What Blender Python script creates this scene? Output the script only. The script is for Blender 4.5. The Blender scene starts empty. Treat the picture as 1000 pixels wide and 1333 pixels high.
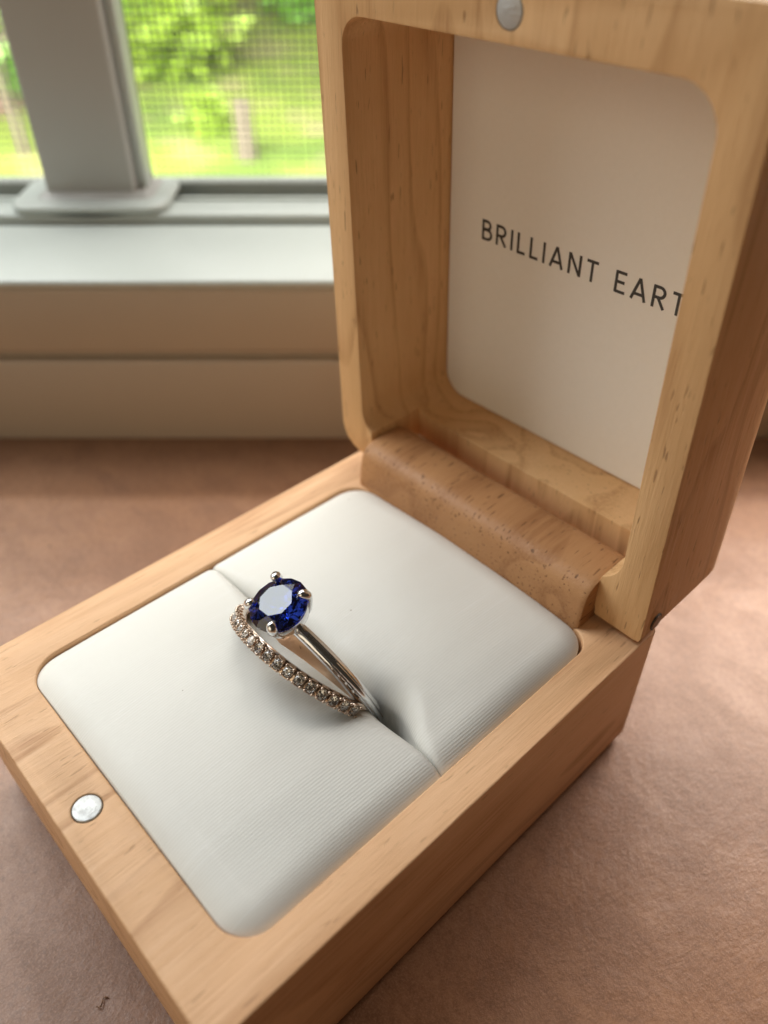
import bpy, bmesh, math, random
from mathutils import Vector, Matrix, noise as mnoise

# ------------------------------------------------------------------ units
# everything is modelled in "u" (0.8 mm); S turns u into metres
S = 0.0008
W, D, H = 60.0, 74.43, 26.11          # ring box: width along the hinge, depth, base height
BC = Vector((30.0, 37.2, 0.0))        # origin of the box in u (middle of its footprint)
random.seed(7)

sc = bpy.context.scene
C = sc.collection

# ------------------------------------------------------------------ camera
CAM = Vector((88.364, -4.819, 110.795))
FW = Vector((-0.55604984, 0.52339703, -0.64565015))
RT = Vector((0.68605073, 0.72755294, -0.00105219))
UP = Vector((-0.46919395, 0.44353383, 0.76363262))
cd = bpy.data.cameras.new('camera')
cam = bpy.data.objects.new('camera', cd)
C.objects.link(cam)
m = Matrix.Identity(4)
for i in range(3):
    m[i][0], m[i][1], m[i][2], m[i][3] = RT[i], UP[i], -FW[i], CAM[i] * S
cam.matrix_world = m
cd.sensor_fit = 'HORIZONTAL'
cd.sensor_width = 36.0
cd.lens = 36.0 * 1.046
cd.clip_start = 0.005
cd.clip_end = 200.0
cd.dof.use_dof = True
cd.dof.focus_distance = 101.0 * S
cd.dof.aperture_fstop = 25.0
sc.camera = cam

# window frame of reference: t to the right along the window, n outwards
AZ = -0.8156 + 0.0024
TT = Vector((math.cos(AZ), -math.sin(AZ), 0))
NN = Vector((math.sin(AZ), math.cos(AZ), 0))
G = Vector((CAM.x, CAM.y, 0))
def wp(t, n, z): return G + TT * t + NN * n + Vector((0, 0, z))

# ------------------------------------------------------------------ world and lamps
wd = bpy.data.worlds.new('World')
sc.world = wd
wd.use_nodes = True
bg = wd.node_tree.nodes['Background']
bg.inputs[0].default_value = (1.0, 0.80, 0.58, 1)
bg.inputs[1].default_value = 0.035

def area(name, loc, target, sx, sy, power, col):
    l = bpy.data.lights.new(name, 'AREA')
    l.shape = 'RECTANGLE'; l.size = sx; l.size_y = sy
    l.energy = power; l.color = col
    o = bpy.data.objects.new(name, l); C.objects.link(o)
    o.location = loc
    o.rotation_euler = (Vector(target) - Vector(loc)).to_track_quat('-Z', 'Y').to_euler()
    return o
# daylight falling in through the upper part of the window, from beyond it
area('window_daylight', wp(-210, 262, 320) * S, wp(-160, 60, 240) * S, 1.15, 0.30, 3.1, (1.0, 0.99, 0.93))
# the brighter patch of open sky in the top of the window
area('window_sky', wp(-370, 262, 615) * S, wp(-20, 75, 35) * S, 0.34, 0.26, 1.25, (0.82, 0.92, 1.0))
# small warm lamp added just inside the window to brighten the right-hand table
area('warm_side_light', wp(165, 214, 140) * S, wp(125, 105, 0) * S, 0.10, 0.05, 0.44, (1.0, 0.80, 0.68))
# warm fill added behind the camera to lift the sides facing the room
area('room_fill', Vector((60, -700, 260)) * S, Vector((30, 70, 50)) * S, 0.5, 0.4, 0.74, (1.0, 0.84, 0.60))
# open sky above the garden
area('garden_sky', wp(-1500, 1500, 2300) * S, wp(-1500, 9300, -2700) * S, 4.0, 2.6, 1600.0, (1.0, 0.98, 0.9))

sc.view_settings.view_transform = 'Standard'
sc.view_settings.look = 'None'
sc.view_settings.exposure = 0.05
sc.view_settings.gamma = 1.0
sc.view_settings.use_curve_mapping = False
sc.render.engine = 'CYCLES'
sc.cycles.max_bounces = 10
sc.cycles.transmission_bounces = 12
sc.cycles.glossy_bounces = 8
sc.cycles.caustics_refractive = False
sc.cycles.caustics_reflective = False

# ------------------------------------------------------------------ node helpers
class NT:
    def __init__(s, name):
        s.m = bpy.data.materials.new(name); s.m.use_nodes = True
        s.t = s.m.node_tree; s.p = s.t.nodes['Principled BSDF']
    def n(s, kind, **kw):
        x = s.t.nodes.new(kind)
        for k, v in kw.items():
            if k.startswith('i_'):
                key = k[2:]
                key = int(key) if key.isdigit() else key.replace('_', ' ')
                s.put(x.inputs[key], v)
            else: setattr(x, k, v)
        return x
    def put(s, inp, v):
        if isinstance(v, bpy.types.NodeSocket): s.t.links.new(v, inp)
        else: inp.default_value = v
    def math(s, op, a, b=0.0, c=0.0, clamp=False):
        x = s.n('ShaderNodeMath', operation=op, use_clamp=clamp)
        s.put(x.inputs[0], a); s.put(x.inputs[1], b); s.put(x.inputs[2], c)
        return x.outputs[0]
    def ramp(s, fac, stops, interp='LINEAR'):
        x = s.n('ShaderNodeValToRGB'); r = x.color_ramp; r.interpolation = interp
        while len(r.elements) < len(stops): r.elements.new(0.5)
        for e, (p, c) in zip(r.elements, stops):
            e.position = p; e.color = c if len(c) == 4 else (*c, 1)
        s.put(x.inputs[0], fac); return x.outputs[0]
    def mix(s, fac, a, b, blend='MIX'):
        x = s.n('ShaderNodeMix', data_type='RGBA', blend_type=blend)
        s.put(x.inputs[0], fac); s.put(x.inputs[6], a); s.put(x.inputs[7], b)
        return x.outputs[2]
    def coords(s, scale=(1, 1, 1), rot=(0, 0, 0), loc=(0, 0, 0)):
        tc = s.n('ShaderNodeTexCoord')
        mp = s.n('ShaderNodeMapping')
        s.t.links.new(tc.outputs['Object'], mp.inputs[0])
        mp.inputs['Scale'].default_value = tuple(k / S for k in scale)
        mp.inputs['Rotation'].default_value = rot
        mp.inputs['Location'].default_value = loc
        return mp.outputs[0]
    def noise(s, vec, scale=1.0, detail=3.0, rough=0.55, dist=0.0):
        x = s.n('ShaderNodeTexNoise')
        s.put(x.inputs['Vector'], vec); x.inputs['Scale'].default_value = scale
        x.inputs['Detail'].default_value = detail; x.inputs['Roughness'].default_value = rough
        x.inputs['Distortion'].default_value = dist
        return x.outputs[0]
    def specks(s, scale, radius, keep, loc=(0, 0, 0)):
        x = s.n('ShaderNodeTexVoronoi'); x.inputs['Scale'].default_value = scale
        s.put(x.inputs['Vector'], s.coords((1, 1, 1), loc=loc))
        sep = s.n('ShaderNodeSeparateColor'); s.t.links.new(x.outputs['Color'], sep.inputs[0])
        r = s.math('MULTIPLY', sep.outputs[1], radius * scale)
        return s.math('MULTIPLY', s.math('LESS_THAN', x.outputs['Distance'], r), s.math('GREATER_THAN', sep.outputs[0], 1 - keep))
    def bump(s, h, strength, dist):
        x = s.n('ShaderNodeBump'); x.inputs['Strength'].default_value = strength
        x.inputs['Distance'].default_value = dist * S
        s.put(x.inputs['Height'], h)
        s.t.links.new(x.outputs[0], s.p.inputs['Normal'])
    def set(s, **kw):
        for k, v in kw.items(): s.put(s.p.inputs[k.replace('_', ' ')], v)

def simple(name, col, rough=0.5, metal=0.0, spec=0.5):
    a = NT(name); a.set(Base_Color=(*col, 1), Roughness=rough, Metallic=metal, Specular_IOR_Level=spec)
    return a.m

def wood(name, axis, light, mid, dark, lines=9.0, seed=0.0, pore=0.5, pth=.70):
    """pale softwood with the grain along one axis ('y' or 'z'), coordinates in u"""
    a = NT(name)
    def sc3(tr, lo): return (tr, lo, tr) if axis == 'y' else (tr, tr, lo)
    l0 = (seed * 7.3, seed * 3.1, seed * 5.7)
    broad = a.noise(a.coords(sc3(.045, .009), loc=l0), 1.0, 2.0, .5, .2)
    fr = a.math('FRACT', a.math('MULTIPLY', broad, lines))
    line = a.ramp(fr, [(0.0, (0, 0, 0)), (.62, (.18,) * 3), (.90, (1, 1, 1)), (.97, (.55,) * 3), (1.0, (0, 0, 0))])
    fib = a.noise(a.coords(sc3(1.6, .05), loc=l0), 1.0, 4.0, .65)
    fib2 = a.noise(a.coords(sc3(5.5, .22), loc=l0), 1.0, 2.0, .6)
    patch = a.noise(a.coords(sc3(.06, .03), loc=l0), 1.0, 3.0, .6)
    col = a.mix(a.ramp(patch, [(.3, (0, 0, 0)), (.7, (1, 1, 1))]), (*light, 1), (*mid, 1))
    lf = a.math('MULTIPLY', line, a.ramp(fib, [(.32, (.1,) * 3), (.68, (1, 1, 1))]))
    col = a.mix(a.math('MULTIPLY', lf, .85), col, (*dark, 1))
    col = a.mix(a.ramp(fib, [(.35, (.0,) * 3), (.75, (.32,) * 3)]), col, (*mid, 1))
    col = a.mix(a.ramp(fib2, [(.56, (0, 0, 0)), (.78, (.30,) * 3)]), col, (*dark, 1))
    pr = a.noise(a.coords(sc3(2.4, .30), loc=l0), 1.0, 1.0, .5)
    pm = a.ramp(pr, [(pth, (0, 0, 0)), (pth + .06, (1, 1, 1))])
    col = a.mix(a.math('MULTIPLY', pm, pore), col, tuple(k * .55 for k in dark) + (1,))
    a.set(Base_Color=col, Roughness=a.ramp(fib, [(.3, (.42,) * 3), (.7, (.60,) * 3)]), Specular_IOR_Level=.35)
    hgt = a.math('SUBTRACT', a.math('ADD', a.math('MULTIPLY', fib2, .5), a.math('MULTIPLY', fib, .5)), a.math('MULTIPLY', pm, .6 * pore))
    a.bump(hgt, .35, .35)
    return a.m

M = {}
M['wood_base'] = wood('pale_wood_base', 'y', (.78, .49, .285), (.68, .40, .21), (.39, .18, .075), 8.0, 1.0, .35)
M['wood_lid'] = wood('pale_wood_lid', 'z', (.76, .49, .255), (.66, .405, .19), (.40, .195, .075), 10.0, 2.0, .6, .69)
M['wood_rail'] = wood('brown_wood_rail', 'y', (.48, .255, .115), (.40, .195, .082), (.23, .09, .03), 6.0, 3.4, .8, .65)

def fabric():
    a = NT('ribbed_ivory_fabric')
    uvn = a.n('ShaderNodeUVMap')
    xyz = a.n('ShaderNodeSeparateXYZ'); a.t.links.new(uvn.outputs[0], xyz.inputs[0])
    wob = a.noise(a.coords((.06, .02, .06)), 1, 2, .5)
    def uvs(sx, sy):
        mp = a.n('ShaderNodeMapping'); a.t.links.new(uvn.outputs[0], mp.inputs[0])
        mp.inputs['Scale'].default_value = (sx, sy, 1); return mp.outputs[0]
    ph = a.math('ADD', a.math('MULTIPLY', xyz.outputs[0], 17.0), a.math('MULTIPLY', wob, 9.0))
    rib = a.math('MULTIPLY_ADD', a.math('SINE', ph), .5, .5)
    slub = a.noise(uvs(4.2, .04), 1, 1, .5)
    sl = a.ramp(slub, [(.63, (0, 0, 0)), (.74, (1, 1, 1))])
    thread = a.noise(uvs(5.0, .5), 1, 2, .6)
    h = a.math('ADD', a.math('ADD', a.math('MULTIPLY', rib, .7), a.math('MULTIPLY', sl, .5)), a.math('MULTIPLY', thread, .45))
    col = a.mix(a.math('MULTIPLY', h, .24), (.76, .74, .69, 1), (.62, .60, .55, 1))
    col = a.mix(a.math('MULTIPLY', a.specks(.25, .22, .25), .6), col, (.30, .23, .17, 1))
    col = a.mix(a.math('MULTIPLY', sl, .55), col, (.80, .79, .76, 1))
    a.set(Base_Color=col, Roughness=.50, Specular_IOR_Level=.35)
    a.set(Sheen_Weight=.15, Sheen_Roughness=.4)
    a.bump(h, .19, .15)
    return a.m
M['fabric'] = fabric()

def paper():
    a = NT('brown_paper_surface')
    big = a.noise(a.coords((.018, .018, .018)), 1, 3, .6, .4)
    med = a.noise(a.coords((.07, .12, .11), rot=(0, 0, .8)), 1, 6, .68, .5)
    fine = a.noise(a.coords((.9, .9, .9)), 1, 5, .7, .3)
    vf = a.noise(a.coords((3.2, 3.2, 3.2)), 1, 3, .7)
    col = a.mix(a.ramp(big, [(.3, (0, 0, 0)), (.7, (1, 1, 1))]), (0.286, 0.145, 0.076, 1), (0.228, 0.106, 0.052, 1))
    col = a.mix(a.ramp(med, [(.40, (0, 0, 0)), (.62, (.80,) * 3)]), col, (0.171, 0.075, 0.034, 1))
    col = a.mix(a.ramp(fine, [(.43, (0, 0, 0)), (.68, (.62,) * 3)]), col, (0.136, 0.058, 0.025, 1))
    col = a.mix(a.ramp(vf, [(.46, (0, 0, 0)), (.74, (.60,) * 3)]), col, (0.365, 0.203, 0.114, 1))
    col = a.mix(a.math('MULTIPLY', a.specks(.14, .42, .22, (3, 8, 1)), .85), col, (0.032, 0.013, 0.006, 1))
    a.set(Base_Color=col, Roughness=a.ramp(med, [(.3, (.36,) * 3), (.7, (.47,) * 3)]), Specular_IOR_Level=.5)
    wr = a.noise(a.coords((.17, .10, .17), rot=(0, 0, .5)), 1, 7, .72, .25)
    a.bump(a.math('ADD', a.math('ADD', a.math('MULTIPLY', wr, 1.3), a.math('MULTIPLY', fine, .22)), a.math('MULTIPLY', vf, .10)), .20, 1.0)
    return a.m
M['paper'] = paper()

def card():
    a = NT('white_card')
    n = a.noise(a.coords((1.2, 1.2, 1.2)), 1, 3, .6)
    col = a.mix(n, (.85, .825, .78, 1), (.81, .785, .735, 1))
    col = a.mix(a.math('MULTIPLY', a.specks(.13, .20, .3, (4, 4, 7)), .7), col, (.22, .15, .1, 1))
    a.set(Base_Color=col, Roughness=.55, Specular_IOR_Level=.3)
    a.bump(n, .08, .1)
    return a.m
M['card'] = card()
M['ink'] = simple('dark_ink', (.035, .034, .033), .35)

def metal(name, col, rough, bumpy=0.0):
    a = NT(name)
    n = a.noise(a.coords((.8, .8, .8)), 1, 3, .6)
    a.set(Base_Color=(*col, 1), Metallic=1.0, Roughness=a.ramp(n, [(.3, (rough * .8,) * 3), (.7, (rough * 1.25,) * 3)]))
    if bumpy: a.bump(a.noise(a.coords((2.5, 2.5, 2.5)), 1, 2, .5), bumpy, .12)
    return a.m
M['white_gold'] = metal('white_gold', (.80, .81, .83), .15)
M['rose_gold'] = metal('rose_gold', (.60, .48, .39), .17, .10)
M['rose_plate'] = metal('rose_gold_inside', (.72, .50, .35), .34, .10)
M['magnet'] = metal('nickel_magnet', (.50, .50, .49), .55, .45)
M['dark_wood'] = simple('dark_wood_plug', (.20, .10, .045), .5)

def gem(name, col, ior, rough=0.0):
    a = NT(name)
    a.set(Base_Color=(*col, 1), Roughness=rough, IOR=ior, Transmission_Weight=1.0)
    return a.m
M['sapphire'] = gem('blue_sapphire', (.010, .030, .30), 1.77)
M['diamond'] = gem('small_diamond', (.96, .93, .89), 2.2, .02)

def paint(name, col, rough):
    a = NT(name)
    n = a.noise(a.coords((.05, .05, .05)), 1, 4, .6)
    a.set(Base_Color=a.mix(n, (*col, 1), tuple(k * .93 for k in col) + (1,)), Roughness=rough, Specular_IOR_Level=.45)
    a.bump(a.noise(a.coords((.5, .5, .5)), 1, 3, .6), .06, .2)
    return a.m
M['sill'] = paint('white_sill_paint', (.52, .565, .54), .35)
M['board'] = paint('cream_board_paint', (.54, .485, .41), .45)
M['vinyl'] = paint('white_vinyl', (.45, .45, .435), .38)
M['track'] = paint('grey_track', (.28, .30, .28), .5)
M['wire'] = simple('grey_screen_wire', (.16, .165, .16), .5)
M['gasket'] = simple('dark_rubber_gasket', (.03, .035, .03), .6)

# ------------------------------------------------------------------ mesh helpers
def mesh_obj(name, verts, faces, mat, parent=None, origin=BC, smooth=False):
    me = bpy.data.meshes.new(name)
    me.from_pydata([tuple((Vector(v) - origin) * S) for v in verts], [], faces)
    if smooth:
        for p in me.polygons: p.use_smooth = True
    me.materials.append(mat)
    me.update()
    o = bpy.data.objects.new(name, me); C.objects.link(o)
    if parent is None: o.location = origin * S
    else: o.parent = parent
    return o

def empty(name, origin):
    o = bpy.data.objects.new(name, None); C.objects.link(o)
    o.empty_display_size = .01
    o.location = origin * S
    return o

def tag(o, label=None, cat=None, group=None, kind=None):
    if label: o['label'] = label
    if cat: o['category'] = cat
    if group: o['group'] = group
    if kind: o['kind'] = kind
    return o

def fix_normals(o):
    bm = bmesh.new(); bm.from_mesh(o.data)
    bmesh.ops.recalc_face_normals(bm, faces=bm.faces)
    bm.to_mesh(o.data); bm.free(); o.data.update()

def bake(o):
    """replace the mesh by its modified version"""
    dg = bpy.context.evaluated_depsgraph_get(); dg.update()
    me = bpy.data.meshes.new_from_object(o.evaluated_get(dg))
    o.modifiers.clear(); o.data = me

def rounded_rect(x0, x1, y0, y1, r, seg=8):
    rs = r if isinstance(r, (list, tuple)) else [r] * 4      # corners: x0y0, x1y0, x1y1, x0y1
    pts = []
    for (cx, cy, a0), rr in zip(((x0, y0, 180), (x1, y0, 270), (x1, y1, 0), (x0, y1, 90)), rs):
        sx = 1 if cx == x0 else -1; sy = 1 if cy == y0 else -1
        for k in range(seg + 1):
            a = math.radians(a0 + 90 * k / seg)
            pts.append((cx + sx * rr + rr * math.cos(a), cy + sy * rr + rr * math.sin(a)))
    return pts

def prism(outline, levels, place, mat, name, parent=None, origin=BC, inset=None):
    """outline [(a,b)], levels [(c, inset)], place(a,b,c)->Vector"""
    n = len(outline)
    ca = sum(p[0] for p in outline) / n; cb = sum(p[1] for p in outline) / n
    la = min(p[0] for p in outline); ha = max(p[0] for p in outline)
    lb = min(p[1] for p in outline); hb = max(p[1] for p in outline)
    def ins(pts, d):
        if d == 0: return pts
        lo = inset or (lambda a: lb)
        return [(min(max(a, la + d), ha - d), min(max(b, lo(a) + d), hb - d)) for a, b in pts]
    vs, fs = [], []
    for c, d in levels:
        for a, b in ins(outline, d): vs.append(place(a, b, c))
    L = len(levels)
    for l in range(L - 1):
        for i in range(n):
            j = (i + 1) % n
            fs.append((l * n + i, l * n + j, (l + 1) * n + j, (l + 1) * n + i))
    fs.append(tuple(reversed(range(n))))
    fs.append(tuple((L - 1) * n + i for i in range(n)))
    o = mesh_obj(name, vs, fs, mat, parent, origin)
    bm = bmesh.new(); bm.from_mesh(o.data)
    bmesh.ops.remove_doubles(bm, verts=bm.verts, dist=.012 * S)
    bmesh.ops.recalc_face_normals(bm, faces=bm.faces)
    bm.to_mesh(o.data); bm.free(); o.data.update()
    return o

def cut(o, cutter):
    md = o.modifiers.new('b', 'BOOLEAN'); md.operation = 'DIFFERENCE'; md.solver = 'EXACT'; md.object = cutter
    bake(o)
    bpy.data.objects.remove(cutter)

def soften(o, width, seg=2, ang=35):
    md = o.modifiers.new('v', 'BEVEL'); md.width = width * S; md.segments = seg
    md.limit_method = 'ANGLE'; md.angle_limit = math.radians(ang)
    md.use_clamp_overlap = True
    bake(o)
    bm = bmesh.new(); bm.from_mesh(o.data)
    for f in bm.faces: f.smooth = True
    for e in bm.edges:
        e.smooth = len(e.link_faces) == 2 and e.calc_face_angle(0) < math.radians(32)
    bm.to_mesh(o.data); bm.free()

def box(name, x, y, z, mat, parent=None, origin=BC, place=None, bev=0.0):
    place = place or (lambda a, b, c: Vector((a, b, c)))
    vs = [place(a, b, c) for c in z for b in y for a in x]
    fs = [(0, 2, 3, 1), (4, 5, 7, 6), (0, 1, 5, 4), (2, 6, 7, 3), (0, 4, 6, 2), (1, 3, 7, 5)]
    o = mesh_obj(name, vs, fs, mat, parent, origin)
    fix_normals(o)
    if bev: soften(o, bev, 3)
    return o

# ------------------------------------------------------------------ the setting: table
R0 = wp(0, 0, 0)
def table():
    vs = [wp(-900, -500, 0), wp(900, -500, 0), wp(900, 161, 0), wp(-900, 161, 0)]
    o = mesh_obj('table_top', vs, [(0, 1, 2, 3)], M['paper'], None, BC)
    tag(o, 'mottled brown table surface under the ring box', None, None, 'structure')
table()

# ------------------------------------------------------------------ window with sill
WO = wp(-40, 190, 0)
win = empty('window', WO)
tag(win, 'white framed window with grey insect screen behind the ring box', 'window')
def wbox(name, t, n, z, mat, bev=.6):
    return box(name, t, n, z, mat, win, WO, wp, bev)
TL, TR = -420, 420
wbox('lower_board', (TL, TR), (158.4, 176), (-.5, 21.0), M['board'], .8)
wbox('board_groove', (TL, TR), (160.6, 175), (20.5, 23.4), M['board'], .1)
wbox('upper_board', (TL, TR), (158.2, 176), (23.0, 38.0), M['board'], 1.0)
wbox('sill', (TL, TR), (157.8, 189.2), (37.6, 40.0), M['sill'], 1.1)
wbox('sill_gap', (TL, TR), (188.8, 193), (30, 38.6), M['gasket'], .1)
wbox('inner_rail', (TL, TR), (191.6, 201.5), (30, 41.4), M['sill'], .7)
wbox('track_channel', (TL, TR), (201, 216), (30, 37.5), M['track'], .1)
wbox('track_rib', (TL, TR), (206.5, 208.3), (37, 40.2), M['sill'], .3)
wbox('screen_frame', (TL, TR), (213.5, 219), (36, 41.8), M['track'], .6)

def screen():
    vs, fs = [], []
    def bar(a, b, u, v):
        i = len(vs)
        for q in (a, b):
            for su, sv in ((-1, -1), (1, -1), (1, 1), (-1, 1)): vs.append(q + u * su + v * sv)
        fs.extend([(i + k, i + (k + 1) % 4, i + 4 + (k + 1) % 4, i + 4 + k) for k in range(4)])
    w = .135; pt = 1.78; z0, z1 = 40.5, 190.0
    for k in range(int((TR - TL) / pt)):
        t = TL + k * pt + random.uniform(-.12, .12)
        bar(wp(t, 216.2, z0), wp(t + random.uniform(-.2, .2), 216.2, z1), TT * w, NN * w)
    for k in range(int((z1 - z0) / pt)):
        z = z0 + .8 + k * pt + random.uniform(-.1, .1)
        bar(wp(TL, 216.5, z), wp(TR, 216.5, z), Vector((0, 0, w)), NN * w)
    o = mesh_obj('insect_screen', vs, fs, M['wire'], win, WO)
    tag(o, kind='stuff')
screen()

# upright post in front of the screen, with its foot
def post():
    po = wp(-71.5, 200, 40)
    t = empty('window_post', po)
    tag(t, 'upright white window post on a flared foot, standing on the sill', 'post')
    def pl(a, b, c): return wp(a, b, c)
    outline = rounded_rect(-82.2, -60.6, 198.6, 211, .8, 4)
    o = prism(outline, [(42.0, 0), (190, 0)], pl, M['vinyl'], 'post', t, po); soften(o, .2)
    strip = rounded_rect(-60.55, -58.4, 201.5, 208, .4, 3)
    o = prism(strip, [(42.2, 0), (190, 0)], pl, M['sill'], 'edge_strip', t, po); soften(o, .2)
    foot = rounded_rect(-90, -52.2, 191.0, 212.5, [5.5, 5.5, 4, 4], 8)
    o = prism(foot, [(41.45, 0), (43.4, 0)], pl, M['sill'], 'foot', t, po); soften(o, .9, 4)  # lighter paint than the post: light on its upward face put into the colour
    neck = rounded_rect(-84.6, -56.2, 196.2, 212.0, [3, 3, 2, 2], 6)
    o = prism(neck, [(43.3, 0), (43.8, .9), (44.2, 1.8), (44.5, 2.3)], pl, M['vinyl'], 'collar', t, po); soften(o, .5, 3)
    o = prism([(-71 + 15 * math.cos(k * math.pi / 16), 197 + 6.6 * math.sin(k * math.pi / 16)) for k in range(32)], [(41.35, 0), (41.5, 0)], pl, M['gasket'], 'gasket', t, po)
post()

# ------------------------------------------------------------------ garden beyond the window
GZ = -1500.0
def garden():
    a = NT('lawn_ground')
    big = a.noise(a.coords((.0009, .0009, .0009)), 1, 4, .6, .5)
    fine = a.noise(a.coords((.012, .012, .012)), 1, 5, .7)
    col = a.mix(fine, (.22, .34, .045, 1), (.40, .48, .09, 1))
    col = a.mix(a.ramp(big, [(.42, (0, 0, 0)), (.60, (.8,) * 3)]), col, (.13, .23, .04, 1))
    dry = a.noise(a.coords((.0016, .0016, .0016), loc=(5, 2, 0)), 1, 3, .6)
    col = a.mix(a.ramp(dry, [(.52, (0, 0, 0)), (.66, (.75,) * 3)]), col, (.42, .36, .20, 1))
    a.set(Base_Color=col, Roughness=.8)
    vs, fs = [], []
    nx, ny = 40, 40
    for j in range(ny + 1):
        for i in range(nx + 1):
            t = -14000 + 24000 * i / nx; n = 700 + 24000 * j / ny
            vs.append(wp(t, n, GZ + 60 * mnoise.noise((t * .0008, n * .0008, 0))))
    for j in range(ny):
        for i in range(nx):
            q = j * (nx + 1) + i; fs.append((q, q + 1, q + nx + 2, q + nx + 1))
    o = mesh_obj('lawn', vs, fs, a.m, None, wp(-1500, 7000, GZ), True)
    tag(o, 'bright green lawn outside the window', None, None, 'structure')
    # bare bed of leaf litter
    b = NT('leaf_litter')
    n1 = b.noise(b.coords((.006, .006, .006)), 1, 4, .7)
    b.set(Base_Color=b.ramp(n1, [(.35, (.16, .09, .07)), (.5, (.42, .27, .23)), (.65, (.55, .40, .34))]), Roughness=.9)
    bed = []
    for k in range(40):
        an = 2 * math.pi * k / 40
        r = 1 + .18 * math.sin(3 * an + 1) + .1 * math.sin(7 * an)
        bed.append((-3350 + 1500 * r * math.cos(an), 8600 + 2700 * r * math.sin(an)))
    o = prism(bed, [(GZ - 30, 0), (GZ + 72, 0)], lambda x, y, z: wp(x, y, z), b.m, 'garden_bed', None, wp(-3400, 8600, GZ))
    tag(o, 'pinkish brown garden bed of dead leaves on the lawn', None, None, 'structure')

    leafm = {}
    for nm, c1, c2 in (('yellow_leaf', (.33, .46, .05), (.22, .36, .04)), ('green_leaf', (.10, .27, .03), (.19, .40, .05))):
        l = NT(nm); nz = l.noise(l.coords((.02, .02, .02)), 1, 2, .5)
        l.set(Base_Color=l.mix(nz, (*c1, 1), (*c2, 1)), Roughness=.55)
        leafm[nm] = l.m
    bark = simple('pale_bark', (.20, .165, .13), .85)
    dbark = simple('dark_bark', (.12, .075, .06), .9)

    def tube(vs, fs, pts, radii, seg=6):
        b0 = len(vs)
        for i, p in enumerate(pts):
            d = (pts[min(i + 1, len(pts) - 1)] - pts[max(i - 1, 0)]).normalized()
            u = d.orthogonal().normalized(); v = d.cross(u)
            for k in range(seg):
                an = 2 * math.pi * k / seg
                vs.append(p + (u * math.cos(an) + v * math.sin(an)) * radii[i])
        for i in range(len(pts) - 1):
            for k in range(seg):
                q = b0 + i * seg; fs.append((q + k, q + (k + 1) % seg, q + seg + (k + 1) % seg, q + seg + k))
        fs.append(tuple(b0 + (len(pts) - 1) * seg + k for k in range(seg)))

    def plant(name, label, cat, base, height, branches, nleaf, leaf, lm, bm_, rng, trunk_r=25, group=None, stems=0):
        t = empty(name, base)
        tag(t, label, cat, group)
        vs, fs = [], []; tips = []
        if stems == 0:
            pts = [base + Vector((rng.uniform(-40, 40) * k / 3, rng.uniform(-40, 40) * k / 3, height * .62 * k / 5 - 40 * (k == 0))) for k in range(6)]
            tube(vs, fs, pts, [trunk_r * (1 - .1 * k) for k in range(6)])
            start = pts[-1]
        else: start = base
        for _ in range(branches):
            an = rng.uniform(0, 6.283); el = rng.uniform(.3, 1.2); L = height * rng.uniform(.35, .62)
            d = Vector((math.cos(an) * math.cos(el), math.sin(an) * math.cos(el), math.sin(el)))
            st = start - Vector((0, 0, height * rng.uniform(0, .3) if stems == 0 else 0))
            pts = [st + d * L * k / 3 + Vector((0, 0, -L * .06 * k * k / 3)) for k in range(4)]
            tube(vs, fs, pts, [trunk_r * .4, trunk_r * .3, trunk_r * .2, trunk_r * .1], 5)
            tips += pts[1:]
        mesh_obj('trunk', vs, fs, bm_, t, base)
        vs, fs = [], []
        for _ in range(nleaf):
            c = rng.choice(tips) + Vector((rng.gauss(0, 1), rng.gauss(0, 1), rng.gauss(0, .8))) * height * .10
            a1 = Vector((rng.uniform(-1, 1), rng.uniform(-1, 1), rng.uniform(-.5, .5))).normalized()
            b1 = a1.orthogonal().normalized(); b1 = (b1 + a1.cross(b1) * rng.uniform(-1, 1)).normalized()
            s = leaf * rng.uniform(.6, 1.3); i = len(vs)
            vs.extend([c - a1 * s, c + b1 * s * .42, c + a1 * s, c - b1 * s * .42]); fs.append((i, i + 1, i + 2, i + 3))
        o = mesh_obj('crown', vs, fs, lm, t, base)
        o['kind'] = 'stuff'
    rng = random.Random(5)
    plant('shrub', 'yellow green leafy shrub with long loose branches beside the lawn', 'shrub', wp(-1900, 7900, GZ), 1350, 15, 1300, 90, leafm['yellow_leaf'], dbark, rng, 24, None, 1)
    plant('shrub', 'dark green shrub at the edge of the dead-leaf bed', 'shrub', wp(-2500, 9600, GZ), 1300, 12, 1000, 85, leafm['green_leaf'], dbark, rng, 24, None, 1)
    plant('shrub', 'low wide green bush growing out of the open lawn', 'shrub', wp(-700, 10400, GZ), 1200, 14, 1200, 85, leafm['green_leaf'], dbark, rng, 22, None, 1)
    plant('shrub', 'small yellow green bush beside the pale stump', 'shrub', wp(-1250, 6100, GZ), 420, 10, 260, 50, leafm['yellow_leaf'], dbark, rng, 16, None, 1)
    plant('shrub', 'sprawling mid green bush between the pale saplings', 'shrub', wp(-2700, 7000, GZ), 900, 12, 700, 70, leafm['green_leaf'], dbark, rng, 18, None, 1)
    for (t, n, h) in ((-2550, 6300, 1500), (-2350, 5500, 1200), (-2960, 7300, 1500)):
        plant('sapling', 'slender pale barked sapling in the dead-leaf bed', 'tree', wp(t, n, GZ), h, 5, 120, 55, leafm['green_leaf'], bark, rng, 42, 'pale saplings beyond the window')
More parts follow.
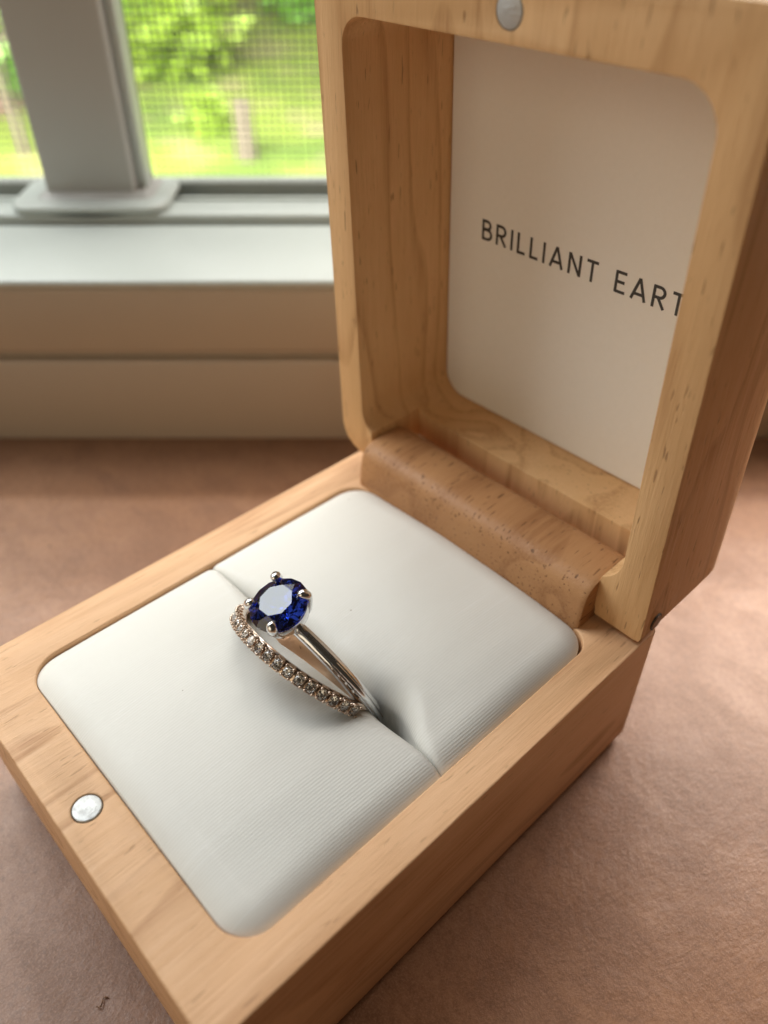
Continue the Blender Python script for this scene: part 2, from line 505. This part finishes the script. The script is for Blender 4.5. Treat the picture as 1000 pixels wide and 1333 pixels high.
    # cut stumps
    for (t, n, h, r, lb) in ((-905, 5500, 330, 60, 'pale weathered stump standing in the lawn'),):
        base = wp(t, n, GZ); vs, fs = [], []
        tube(vs, fs, [base - Vector((0, 0, 60)), base + Vector((0, 0, h * .5)), base + Vector((0, 0, h))], [r * 1.3, r, r * .9], 9)
        o = mesh_obj('tree_stump', vs, fs, bark, None, base); tag(o, lb, 'stump')
garden()

# ------------------------------------------------------------------ the ring box
ring_box = empty('ring_box', BC)
tag(ring_box, 'open pale wooden ring box with ivory cushion on brown table', 'ring box')
V3 = lambda a, b, c: Vector((a, b, c))

# base: solid block hollowed for the cushion
base = prism(rounded_rect(0, W, 0, D, 1.1, 5), [(.02, 2.0), (.35, 1.2), (1.1, .5), (2.4, .1), (6, 0), (H, 0)], V3, M['wood_base'], 'base', ring_box)
CX0, CX1, CY0, CY1 = 6.16, 55.02, 6.92, 65.95
cav = prism(rounded_rect(CX0, CX1, CY0, CY1, [4.6, 4.2, 3.4, 4.2], 10), [(10, 0), (H + 5, 0)], V3, M['wood_base'], 'cutter', ring_box)
cut(base, cav)
mag = (30.16, 3.48)
circ = [(mag[0] + 1.78 * math.cos(2 * math.pi * k / 40), mag[1] + 1.78 * math.sin(2 * math.pi * k / 40)) for k in range(40)]
cut(base, prism(circ, [(H - 1.5, 0), (H + 3, 0)], V3, M['wood_base'], 'cutter', ring_box))
soften(base, .42, 3)

def magnet(parent, place, c, top):
    circ = [(c[0] + 1.7 * math.cos(2 * math.pi * k / 40), c[1] + 1.7 * math.sin(2 * math.pi * k / 40)) for k in range(40)]
    o = prism(circ, [(top - 1.4, 0), (top, 0)], place, M['magnet'], 'magnet', parent)
    soften(o, .18, 3, 60)
    return o
magnet(base, V3, mag, H + .05)

# rounded hinge rail along the back of the base
def rail():
    x0, x1 = 7.1, 52.3
    yc, zc = 71.9, 28.6
    prof = [(65.88, H - 7), (65.88, H + .6), (66.1, H + 3.0)]
    n = 18
    for k in range(n + 1):
        an = math.radians(172 - 160 * k / n)
        ca, sa = math.cos(an), math.sin(an)
        e = 2 / 3.4
        prof.append((yc + 5.65 * math.copysign(abs(ca) ** e, ca), zc + 5.1 * abs(sa) ** e))
    prof += [(yc + 5.5, zc - 1.2), (73.8, H + .3), (73.8, H - 7)]
    vs, fs = [], []
    xs = [x0, x0 + .25, x0 + .8] + [x0 + (x1 - x0) * k / 12 for k in range(1, 12)] + [x1 - .8, x1 - .25, x1]
    np_ = len(prof)
    cy = sum(p[0] for p in prof) / np_; cz = sum(p[1] for p in prof) / np_
    for i, x in enumerate(xs):
        k = .955 if i in (0, len(xs) - 1) else (.985 if i in (1, len(xs) - 2) else 1)
        for (y, z) in prof:
            w = .05 * mnoise.noise((x * .11, y * .2, z * .2))
            vs.append((x, cy + (y - cy) * k + w * (k == 1), cz + (z - cz) * k + w * (k == 1)))
    for i in range(len(xs) - 1):
        for j in range(np_):
            a, b = i * np_ + j, i * np_ + (j + 1) % np_
            fs.append((a, b, b + np_, a + np_))
    fs.append(tuple(range(np_))); fs.append(tuple(reversed(range((len(xs) - 1) * np_, len(xs) * np_))))
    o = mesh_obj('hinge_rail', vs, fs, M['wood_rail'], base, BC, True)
    fix_normals(o)
    bm = bmesh.new(); bm.from_mesh(o.data)
    for e in bm.edges: e.smooth = len(e.link_faces) == 2 and e.calc_face_angle(0) < math.radians(40)
    bm.to_mesh(o.data); bm.free()
rail()

# lid, in its own frame: x along the hinge, v up from its hinge edge, u back from the rim
TH, DL, LW = -.011, 2.53, -.0302
def lidp(x, v, u):
    vv, uu = v - DL, u - DL
    return Vector((x + LW * v, D - DL + uu * math.cos(TH) + vv * math.sin(TH), H + DL + vv * math.cos(TH) - uu * math.sin(TH)))
HL, UC, VB = 23.3, 20.6, 7.65
LT = D - 6.3
out = []
out += [(-.35, 7.4), (.1, 5.9), (.9, 4.7), (2.0, 3.9), (3.4, 3.4), (5.0, 3.15)]       # worn outer corner
out += [(53.2, .95), (59.0, .75), (59.75, .95), (60.0, 1.6)]
out += [p for p in rounded_rect(0, 60, 0, D, 3, 6)[14:]]
lid = prism(out, [(0, 0), (17.8, 0), (20.1, .35), (21.7, 1.2), (22.8, 2.5), (23.3, 4.2)], lidp, M['wood_lid'], 'lid', ring_box, BC, lambda a: max(.7, 3.3 - .045 * a))
cav = prism(rounded_rect(4.75, 55.3, VB, LT, [4.6, 5.0, 4.6, 3.6], 10), [(-4, 0), (UC, 0)], lidp, M['wood_lid'], 'cutter', ring_box)
cut(lid, cav)
slot = [(6.9, -6), (52.5, -6), (52.5, 1.9), (52.15, 3.2), (52.05, 5.0), (52.2, 6.6), (52.6, 7.9), (53.0, 9.6), (53.0, 13.5), (6.7, 13.5), (6.7, 9.0), (6.9, 7)]
cut(lid, prism(slot, [(-4, 0), (11.1, 0)], lidp, M['wood_lid'], 'cutter', ring_box))
lmag = (30.9, 71.1)
circ = [(lmag[0] + 1.78 * math.cos(2 * math.pi * k / 40), lmag[1] + 1.78 * math.sin(2 * math.pi * k / 40)) for k in range(40)]
cut(lid, prism(circ, [(-3, 0), (1.5, 0)], lidp, M['wood_lid'], 'cutter', ring_box))
soften(lid, .42, 3)
magnet(lid, lambda a, b, c: lidp(a, b, -c), lmag, .05)

# hinge pin plug in the right cheek
def pin():
    y0, z0 = 72.7, 28.75
    circ = [(y0 + 1.05 * math.cos(2 * math.pi * k / 20), z0 + 1.05 * math.sin(2 * math.pi * k / 20)) for k in range(20)]
    o = prism(circ, [(59.0, 0), (60.15, 0)], lambda a, b, c: V3(c, a, b), M['dark_wood'], 'hinge_pin', lid)
    ring = []
    o2 = prism([(y0 + 1.35 * math.cos(2 * math.pi * k / 20), z0 + 1.35 * math.sin(2 * math.pi * k / 20)) for k in range(20)], [(58.8, 0), (60.03, 0)], lambda a, b, c: V3(c, a, b), M['gasket'], 'pin_hole', lid)
pin()

# printed card in the bottom of the lid
cardo = prism(rounded_rect(4.95, 55.1, VB + .2, LT - .2, 4.4, 10), [(UC - .5, .1), (UC - .4, 0), (UC - .02, 0)], lidp, M['card'], 'card', ring_box)

def lettering():
    vs, fs = [], []
    layer = [0]
    capH, wst = 3.05, .43
    def quad(pts, u):
        i = len(vs); vs.extend(lidp(a, b, u) for a, b in pts); fs.append(tuple(range(i, i + len(pts))))
    def stroke(pts):
        layer[0] += 1
        u = UC - .52 - .003 * (layer[0] % 6)
        L, Rr = [], []
        n = len(pts)
        for i in range(n):
            a = Vector(pts[max(i - 1, 0)]); b = Vector(pts[min(i + 1, n - 1)])
            d = (b - a).normalized(); nn = Vector((-d.y, d.x)) * wst / 2
            p = Vector(pts[i]); L.append(p + nn); Rr.append(p - nn)
        for i in range(n - 1): quad([L[i], Rr[i], Rr[i + 1], L[i + 1]], u)
    def arc(cx, cy, rx, ry, a0, a1, n=10):
        return [(cx + rx * math.cos(math.radians(a0 + (a1 - a0) * k / n)), cy + ry * math.sin(math.radians(a0 + (a1 - a0) * k / n))) for k in range(n + 1)]
    h = capH
    def glyph(ch, x):
        o = lambda pts: [(x + a, 37.0 + b + .02 * (x - 11) * -1) for a, b in pts]
        if ch == 'I': stroke(o([(.18, 0), (.18, h)])); return .36
        if ch == 'L': stroke(o([(.18, 0), (.18, h)])); stroke(o([(.1, .18), (1.5, .18)])); return 1.5
        if ch == 'T': stroke(o([(.95, 0), (.95, h)])); stroke(o([(0, h - .18), (1.9, h - .18)])); return 1.9
        if ch == 'E':
            stroke(o([(.18, 0), (.18, h)]))
            for yy, l in ((.18, 1.7), (h / 2 + .03, 1.5), (h - .18, 1.7)): stroke(o([(.1, yy), (l, yy)]))
            return 1.7
        if ch == 'H':
            stroke(o([(.18, 0), (.18, h)])); stroke(o([(1.9, 0), (1.9, h)])); stroke(o([(.1, h / 2), (1.95, h / 2)])); return 2.1
        if ch == 'N':
            stroke(o([(.18, 0), (.18, h)])); stroke(o([(2.0, 0), (2.0, h)])); stroke(o([(.2, h - .05), (1.98, .05)])); return 2.18
        if ch == 'A':
            stroke(o([(.15, 0), (1.2, h)])); stroke(o([(2.25, 0), (1.2, h)])); stroke(o([(.55, .85), (1.85, .85)])); return 2.4
        if ch in 'BR':
            stroke(o([(.18, 0), (.18, h)]))
            if ch == 'B':
                stroke(o([(.1, h - .18)] + arc(.95, h - .18 - .61, .62, .61, 90, -90) + [(.1, h - 1.4)]))
                stroke(o([(.1, 1.6)] + arc(1.05, .89, .75, .71, 90, -90) + [(.1, .18)])); return 1.9
            stroke(o([(.1, h - .18)] + arc(1.0, h - .18 - .7, .72, .70, 90, -90) + [(.1, h - 1.58)]))
            stroke(o([(.85, 1.4), (1.85, 0)])); return 1.95
        return 0
    x = 11.7
    text = 'BRILLIANT EARTH'
    widths = {'I': .36, 'L': 1.5, 'T': 1.9, 'E': 1.7, 'H': 2.1, 'N': 2.18, 'A': 2.4, 'B': 1.9, 'R': 1.95, ' ': 0}
    tot = sum(widths[c] for c in text)
    gap = (49.2 - 11.7 - tot - 1.1) / (len(text) - 1)
    for ch in text:
        if ch == ' ': x += 1.1 + gap; continue
        glyph(ch, x); x += widths[ch] + gap
    o = mesh_obj('lettering', vs, fs, M['ink'], cardo)
    fix_normals(o)
lettering()

# ------------------------------------------------------------------ cushion: two padded halves meeting in a slot
YS = 36.2
def smooth(t):
    t = min(1, max(0, t)); return t * t * (3 - 2 * t)
def ends(x): return smooth((x - CX0) / 20) * smooth((CX1 - x) / 14)
def gap_at(x):
    g = .06 + 2.3 * math.exp(-((x - 44.8) / 4.2) ** 2) + .9 * math.exp(-((x - 27) / 9.0) ** 2)
    return g * smooth((CX1 - x) / 7) * smooth((x - CX0) / 12) + .03
def edge_dist(x, y):
    x0, x1, y0, y1, r = CX0 + .12, CX1 - .12, CY0 + .12, CY1 - .12, 4.3
    dx = max(x0 + r - x, x - (x1 - r)); dy = max(y0 + r - y, y - (y1 - r))
    if dx > 0 and dy > 0: return r - math.hypot(dx, dy)
    return r - max(dx, dy)
F_SHARE, R_SHARE = .12, .95
def slot_edge(x, side): return YS - gap_at(x) * F_SHARE if side < 0 else YS + gap_at(x) * R_SHARE
def pad_height(x, y, side):
    d = max(0.0, edge_dist(x, y))
    e = 1 - (1 - min(1, d / 3.6)) ** 2.3
    dome = math.sin(math.pi * min(1, max(0, (x - CX0) / (CX1 - CX0)))) ** .6 * math.sin(math.pi * (.5 - .5 * math.cos(math.pi * min(1, max(0, (YS - y if side < 0 else y - YS) / 29.5)))) * .62 + .62) ** .8
    z = H - .95 + 1.15 * e + 2.7 * dome
    ds = (slot_edge(x, side) - y) * (-1 if side > 0 else 1)
    ke = ends(x)
    rr, dep = (.9 + 2.6 * ke, .8 + 2.1 * ke) if side < 0 else (1.2 + 3.4 * ke, .9 + 3.0 * ke)
    s = min(1, max(0, ds / rr))
    z -= dep * (1 - math.sqrt(max(0, 1 - (1 - s) ** 2)))
    z += .13 * mnoise.noise((x * .09, y * .09, side * 5)) + .04 * mnoise.noise((x * .3, y * .12, 3))
    return z
def pad(side):
    # columns along x follow the rounded outline of the cavity
    vs, fs = [], []
    NX, NY = 150, 110
    x0, x1, r = CX0 + .12, CX1 - .12, 4.3
    def yedge(x):
        y = CY0 + .12 if side < 0 else CY1 - .12
        q = 0
        if x < x0 + r: q = r - math.sqrt(max(0, r * r - (x0 + r - x) ** 2))
        if x > x1 - r: q = r - math.sqrt(max(0, r * r - (x - x1 + r) ** 2))
        return y + q if side < 0 else y - q
    for i in range(NX + 1):
        f = i / NX; f = .5 - .5 * math.cos(math.pi * f)          # finer towards the ends
        x = x0 + (x1 - x0) * (.35 * i / NX + .65 * f)
        ye = yedge(x); ys = slot_edge(x, side)
        for j in range(NY + 1):
            g = j / NY; g = .35 * g + .65 * (.5 - .5 * math.cos(math.pi * g))
            y = ye + (ys - ye) * g
            vs.append((x, y, pad_height(x, y, side)))
        # wall down into the slot
        vs.append((x, ys + .05 * (1 if side < 0 else -1), H - 14))
    R_ = NY + 2
    for i in range(NX):
        for j in range(R_ - 1):
            a = i * R_ + j; f = (a, a + 1, a + 1 + R_, a + R_)
            fs.append(f if side > 0 else tuple(reversed(f)))
    # skirt down into the cavity along the outer boundary
    bound = [i * R_ for i in range(NX + 1)]
    loop = [0 * R_ + j for j in range(R_ - 2, -1, -1)] + bound[1:] + [NX * R_ + j for j in range(1, R_ - 1)]
    b0 = len(vs)
    for q in loop: vs.append((vs[q][0], vs[q][1], H - 14))
    for k in range(len(loop) - 1): fs.append((loop[k], loop[k + 1], b0 + k + 1, b0 + k))
    # texture coordinates follow the cloth: arc length along x
    uvc = {}
    for j in range(R_):
        acc = 0.0
        for i in range(NX + 1):
            q = i * R_ + j
            if i: acc += (Vector(vs[q]) - Vector(vs[q - R_])).length
            uvc[q] = acc
        mid = uvc[(NX // 2) * R_ + j]
        for i in range(NX + 1): uvc[i * R_ + j] -= mid
    for k, q in enumerate(loop): uvc[b0 + k] = uvc[q]
    o = mesh_obj('pad', vs, fs, M['fabric'], cush, BC, True)
    fix_normals(o)
    ul = o.data.uv_layers.new(name='UVMap')
    for lp in o.data.loops:
        ul.data[lp.index].uv = (uvc[lp.vertex_index], vs[lp.vertex_index][1])
cush = empty('cushion', BC); cush.location = (0, 0, 0); cush.parent = ring_box
pad(-1); pad(1)

# ------------------------------------------------------------------ rings
X = Vector((1, 0, 0))
def frame(tau):
    return Vector((0, -math.sin(tau), math.cos(tau))), Vector((0, -math.cos(tau), -math.sin(tau)))

def sweep(prof_at, c0, T, N, phis, name, mat, parent, origin, closed=True, smooth=True, sharp=35):
    vs, fs = [], []
    n = None
    for ph in phis:
        rad = X * math.sin(ph) + T * math.cos(ph)
        pr = prof_at(ph); n = len(pr)
        for r, a in pr: vs.append(c0 + rad * r + N * a)
    m_ = len(phis)
    for i in range(m_ if closed else m_ - 1):
        for j in range(n):
            a, b = i * n + j, i * n + (j + 1) % n
            c, d = ((i + 1) % m_) * n + (j + 1) % n, ((i + 1) % m_) * n + j
            fs.append((a, b, c, d))
    if not closed:
        fs.append(tuple(range(n))); fs.append(tuple(reversed(range((m_ - 1) * n, m_ * n))))
    o = mesh_obj(name, vs, fs, mat, parent, origin, smooth)
    fix_normals(o)
    if smooth:
        bm = bmesh.new(); bm.from_mesh(o.data)
        for e in bm.edges: e.smooth = len(e.link_faces) == 2 and e.calc_face_angle(0) < math.radians(sharp)
        bm.to_mesh(o.data); bm.free()
    return o

def ball(vs, fs, c, r, ax=None, stretch=1.0, seg=8, rings=6):
    ax = (ax or Vector((0, 0, 1))).normalized(); u = ax.orthogonal().normalized(); v = ax.cross(u)
    b0 = len(vs)
    vs.append(c + ax * r * stretch)
    for i in range(1, rings):
        th = math.pi * i / rings
        for k in range(seg):
            an = 2 * math.pi * k / seg
            vs.append(c + ax * r * stretch * math.cos(th) + (u * math.cos(an) + v * math.sin(an)) * r * math.sin(th))
    vs.append(c - ax * r * stretch); e = len(vs) - 1
    for k in range(seg): fs.append((b0, b0 + 1 + k, b0 + 1 + (k + 1) % seg))
    for i in range(rings - 2):
        for k in range(seg):
            q = b0 + 1 + i * seg; fs.append((q + k, q + seg + k, q + seg + (k + 1) % seg, q + (k + 1) % seg))
    q = b0 + 1 + (rings - 2) * seg
    for k in range(seg): fs.append((e, q + (k + 1) % seg, q + k))

def brilliant(c, ax, ux, r1, r2, vs, fs, crown=.30, table=.56, pav=.80):
    """round brilliant: table, star, kite, girdle and pavilion facets"""
    uy = ax.cross(ux).normalized()
    def ring(n, rad, h, off):
        b = len(vs)
        for k in range(n):
            a = 2 * math.pi * (k + off) / n
            vs.append(c + ux * r1 * rad * math.cos(a) + uy * r2 * rad * math.sin(a) + ax * h * (r1 + r2) / 2)
        return b
    t = ring(8, table, crown, 0)
    mid = ring(8, .80, crown * .58, .5)
    g1 = ring(16, 1.0, .03, 0)
    g2 = ring(16, 1.0, -.03, 0)
    pm = ring(8, .42, -pav * .56, 0)
    cu = len(vs); vs.append(c - ax * pav * (r1 + r2) / 2)
    fs.append(tuple(t + k for k in range(8)))
    for k in range(8):
        k1 = (k + 1) % 8
        fs.append((t + k, mid + k, t + k1))
        fs.append((t + k, mid + (k - 1) % 8, g1 + 2 * k, mid + k))
        fs.append((mid + k, g1 + 2 * k, g1 + 2 * k + 1)); fs.append((mid + k, g1 + 2 * k + 1, g1 + (2 * k + 2) % 16))
        fs.append((g2 + 2 * k, pm + k, g2 + 2 * k + 1)); fs.append((g2 + 2 * k + 1, pm + k1, g2 + (2 * k + 2) % 16))
        fs.append((g2 + 2 * k + 1, pm + k, pm + k1)); fs.append((pm + k, cu, pm + k1))
    for k in range(16): fs.append((g1 + k, g2 + k, g2 + (k + 1) % 16, g1 + (k + 1) % 16))

# wedding band of small diamonds, leaning over on the front pad
def wedding_band():
    tau = .70; T, N = frame(tau)
    c0 = Vector((30.9, 35.9, 25.4)); R = 12.3; hw = .92
    og = c0 - T * R
    t = empty('wedding_band', og)
    tag(t, 'rose gold eternity band set with small diamonds, leaning on the cushion slot', 'ring')
    phis = [2 * math.pi * k / 160 for k in range(160)]
    sweep(lambda p: [(R - 1.5, -hw + .12), (R - 1.62, 0), (R - 1.5, hw - .12), (R - 1.2, hw), (R - .75, hw), (R - .68, hw - .15), (R - .68, -hw + .15), (R - .75, -hw), (R - 1.2, -hw)],
          c0, T, N, phis, 'band', M['rose_gold'], t, og)
    step = .1375; n = 19
    seat_me = None; dia_me = None
    for k in range(n):
        ph = -1.23 + k * step
        rad = X * math.sin(ph) + T * math.cos(ph); tg = X * math.cos(ph) - T * math.sin(ph)
        vs, fs = [], []
        # open cup with walls, seen as a scalloped square
        q = .70
        prof = [(-q, -hw), (q, -hw), (q, hw), (-q, hw)]
        ringo = []
        for lev, kk in ((R - .9, 1.0), (R - .25, 1.0), (R - .12, .93)):
            ringo.append(len(vs))
            for sx in range(20):
                a = 2 * math.pi * (sx + .5) / 20
                ca, sa = math.cos(a), math.sin(a); e = .55
                vs.append(c0 + rad * lev + tg * q * kk * math.copysign(abs(ca) ** e, ca) + N * hw * kk * math.copysign(abs(sa) ** e, sa))
        ringo.append(len(vs))
        for sx in range(20):
            a = 2 * math.pi * (sx + .5) / 20
            vs.append(c0 + rad * (R - .2) + tg * .60 * math.cos(a) + N * .66 * math.sin(a))
        ringo.append(len(vs))
        for sx in range(20):
            a = 2 * math.pi * (sx + .5) / 20
            vs.append(c0 + rad * (R - .75) + tg * .40 * math.cos(a) + N * .45 * math.sin(a))
        for l in range(4):
            for sx in range(20):
                a, b = ringo[l], ringo[l + 1]
                fs.append((a + sx, a + (sx + 1) % 20, b + (sx + 1) % 20, b + sx))
        for sa in (-1, 1):
            for sb in (-1, 1):
                ball(vs, fs, c0 + rad * (R + .0) + tg * .52 * sa + N * .66 * sb, .225, rad, 1.35, 8, 6)
        o = mesh_obj('stone_seat', vs, fs, M['rose_gold'], t, og, True); fix_normals(o)
        vs, fs = [], []
        brilliant(c0 + rad * (R - .12), rad, tg, .60, .66, vs, fs, .34, .55, .8)
        o = mesh_obj('diamond', vs, fs, M['diamond'], t, og); fix_normals(o)
wedding_band()

# engagement ring with a round blue sapphire
def engagement_ring():
    tau = .32; T, N = frame(tau)
    c0 = Vector((30.9, 36.9, 24.4)); R = 12.05
    og = c0 - T * R
    t = empty('engagement_ring', og)
    tag(t, 'white gold solitaire ring with round blue sapphire, held in the cushion slot', 'ring')
    def prof(ph):
        a = abs((ph + math.pi) % (2 * math.pi) - math.pi)
        w = .98 + .12 * min(1, a / 1.2)
        rise = .9 * math.exp(-(a / .32) ** 2)
        k = rise * .4
        half = [(R - 1.5, .72 * w), (R - 1.2, .92 * w), (R - .85, w), (R - .5, .92 * w), (R - .2, .74 * w), (R - .02, .46 * w), (R - .10, .36 * w), (R + .06 + k, .26 * w), (R + .12 + k, .08)]
        return half + [(r, -a_) for r, a_ in reversed(half)]
    phis = [2 * math.pi * k / 180 for k in range(180)]
    sweep(prof, c0, T, N, phis, 'band', M['white_gold'], t, og, True, True, 40)
    # rose coloured inner gallery, wide under the head and tapering down the shank
    for sgn, nm in ((1, 'gallery'),):
        def gp(ph):
            a = abs(ph); k = max(0, 1 - (a - .12) / 1.15)
            w = 1.0 + 1.55 * k
            return [(R - 1.0, .86), (R - 1.15, .9), (R - 1.75 - .5 * k, w), (R - 1.95 - .5 * k, w - .12), (R - 1.6, .7)]
        sweep(gp, c0, T, N, [-.16 + 1.45 * k / 40 for k in range(41)], nm, M['rose_plate'], t, og, False, True, 30)
    # head
    sh = X * math.sin(-.02) + T * math.cos(-.02)
    gc = c0 + sh * (R + 3.45)
    sh = (sh + Vector((.03, -.035, .0))).normalized()
    ux = (X - sh * X.dot(sh)).normalized(); uy = -sh.cross(ux)
    r1, r2 = 3.62, 3.85
    vs, fs = [], []
    lev = [(-4.1, .9), (-3.9, 1.7), (-3.4, 2.45), (-2.6, 3.0), (-1.6, 3.3), (-1.0, 3.45), (-.7, 3.4), (-.7, 3.15), (-1.4, 2.9), (-2.4, 2.2), (-3.3, 1.2)]
    n = 40
    for h, r in lev:
        for k in range(n):
            a = 2 * math.pi * k / n
            vs.append(gc + sh * h + (ux * math.cos(a) + uy * math.sin(a)) * r)
    for l in range(len(lev) - 1):
        for k in range(n): fs.append((l * n + k, l * n + (k + 1) % n, (l + 1) * n + (k + 1) % n, (l + 1) * n + k))
    o = mesh_obj('setting', vs, fs, M['white_gold'], t, og, True); fix_normals(o)
    bm = bmesh.new(); bm.from_mesh(o.data)
    for e in bm.edges: e.smooth = len(e.link_faces) == 2 and e.calc_face_angle(0) < math.radians(40)
    bm.to_mesh(o.data); bm.free()
    for adeg in (50, 138, 219, 308):
        a = math.radians(adeg); d = ux * math.cos(a) + uy * math.sin(a)
        path = [(-3.4, 2.1, .5), (-2.4, 2.9, .55), (-1.2, 3.4, .56), (-.3, 3.7, .58), (.4, 3.85, .62), (.90, 3.68, .66), (1.18, 3.3, .62), (1.18, 2.95, .45), (1.12, 2.8, .12)]
        vs, fs = [], []; seg = 10
        side = sh.cross(d).normalized()
        P = [gc + sh * h + d * r for h, r, _ in path]
        for i, p in enumerate(P):
            dd = (P[min(i + 1, len(P) - 1)] - P[max(i - 1, 0)]).normalized(); nn = dd.cross(side).normalized()
            for k in range(seg):
                an = 2 * math.pi * k / seg
                vs.append(p + (side * math.cos(an) + nn * math.sin(an) * .85) * path[i][2])
        for i in range(len(P) - 1):
            for k in range(seg): fs.append((i * seg + k, i * seg + (k + 1) % seg, (i + 1) * seg + (k + 1) % seg, (i + 1) * seg + k))
        fs.append(tuple(range(seg))); fs.append(tuple(reversed(range((len(P) - 1) * seg, len(P) * seg))))
        o = mesh_obj('prong', vs, fs, M['white_gold'], t, og, True); fix_normals(o)
    vs, fs = [], []
    ang = math.radians(20); bx = ux * math.cos(ang) + uy * math.sin(ang)
    brilliant(gc, sh, bx, r1, r2, vs, fs, .33, .58, .84)
    o = mesh_obj('sapphire', vs, fs, M['sapphire'], t, og); fix_normals(o)
engagement_ring()

# ------------------------------------------------------------------ a stray curled fibre on the paper
def fibre():
    vs, fs = [], []
    c = Vector((37.6, -5.2, .25)); seg = 6
    pts = [c + Vector((math.sin(k * .9) * .35, k * .22 - .6, .12 * math.sin(k * .7) + .05)) for k in range(8)]
    for i, p in enumerate(pts):
        d = (pts[min(i + 1, 7)] - pts[max(i - 1, 0)]).normalized(); u = d.orthogonal().normalized(); v = d.cross(u)
        for k in range(seg): vs.append(p + (u * math.cos(2 * math.pi * k / seg) + v * math.sin(2 * math.pi * k / seg)) * .10)
    for i in range(7):
        for k in range(seg): fs.append((i * seg + k, i * seg + (k + 1) % seg, (i + 1) * seg + (k + 1) % seg, (i + 1) * seg + k))
    o = mesh_obj('fibre', vs, fs, M['dark_wood'], None, c, True)
    tag(o, 'tiny dark curled fibre lying on the brown table', 'fibre')
fibre()
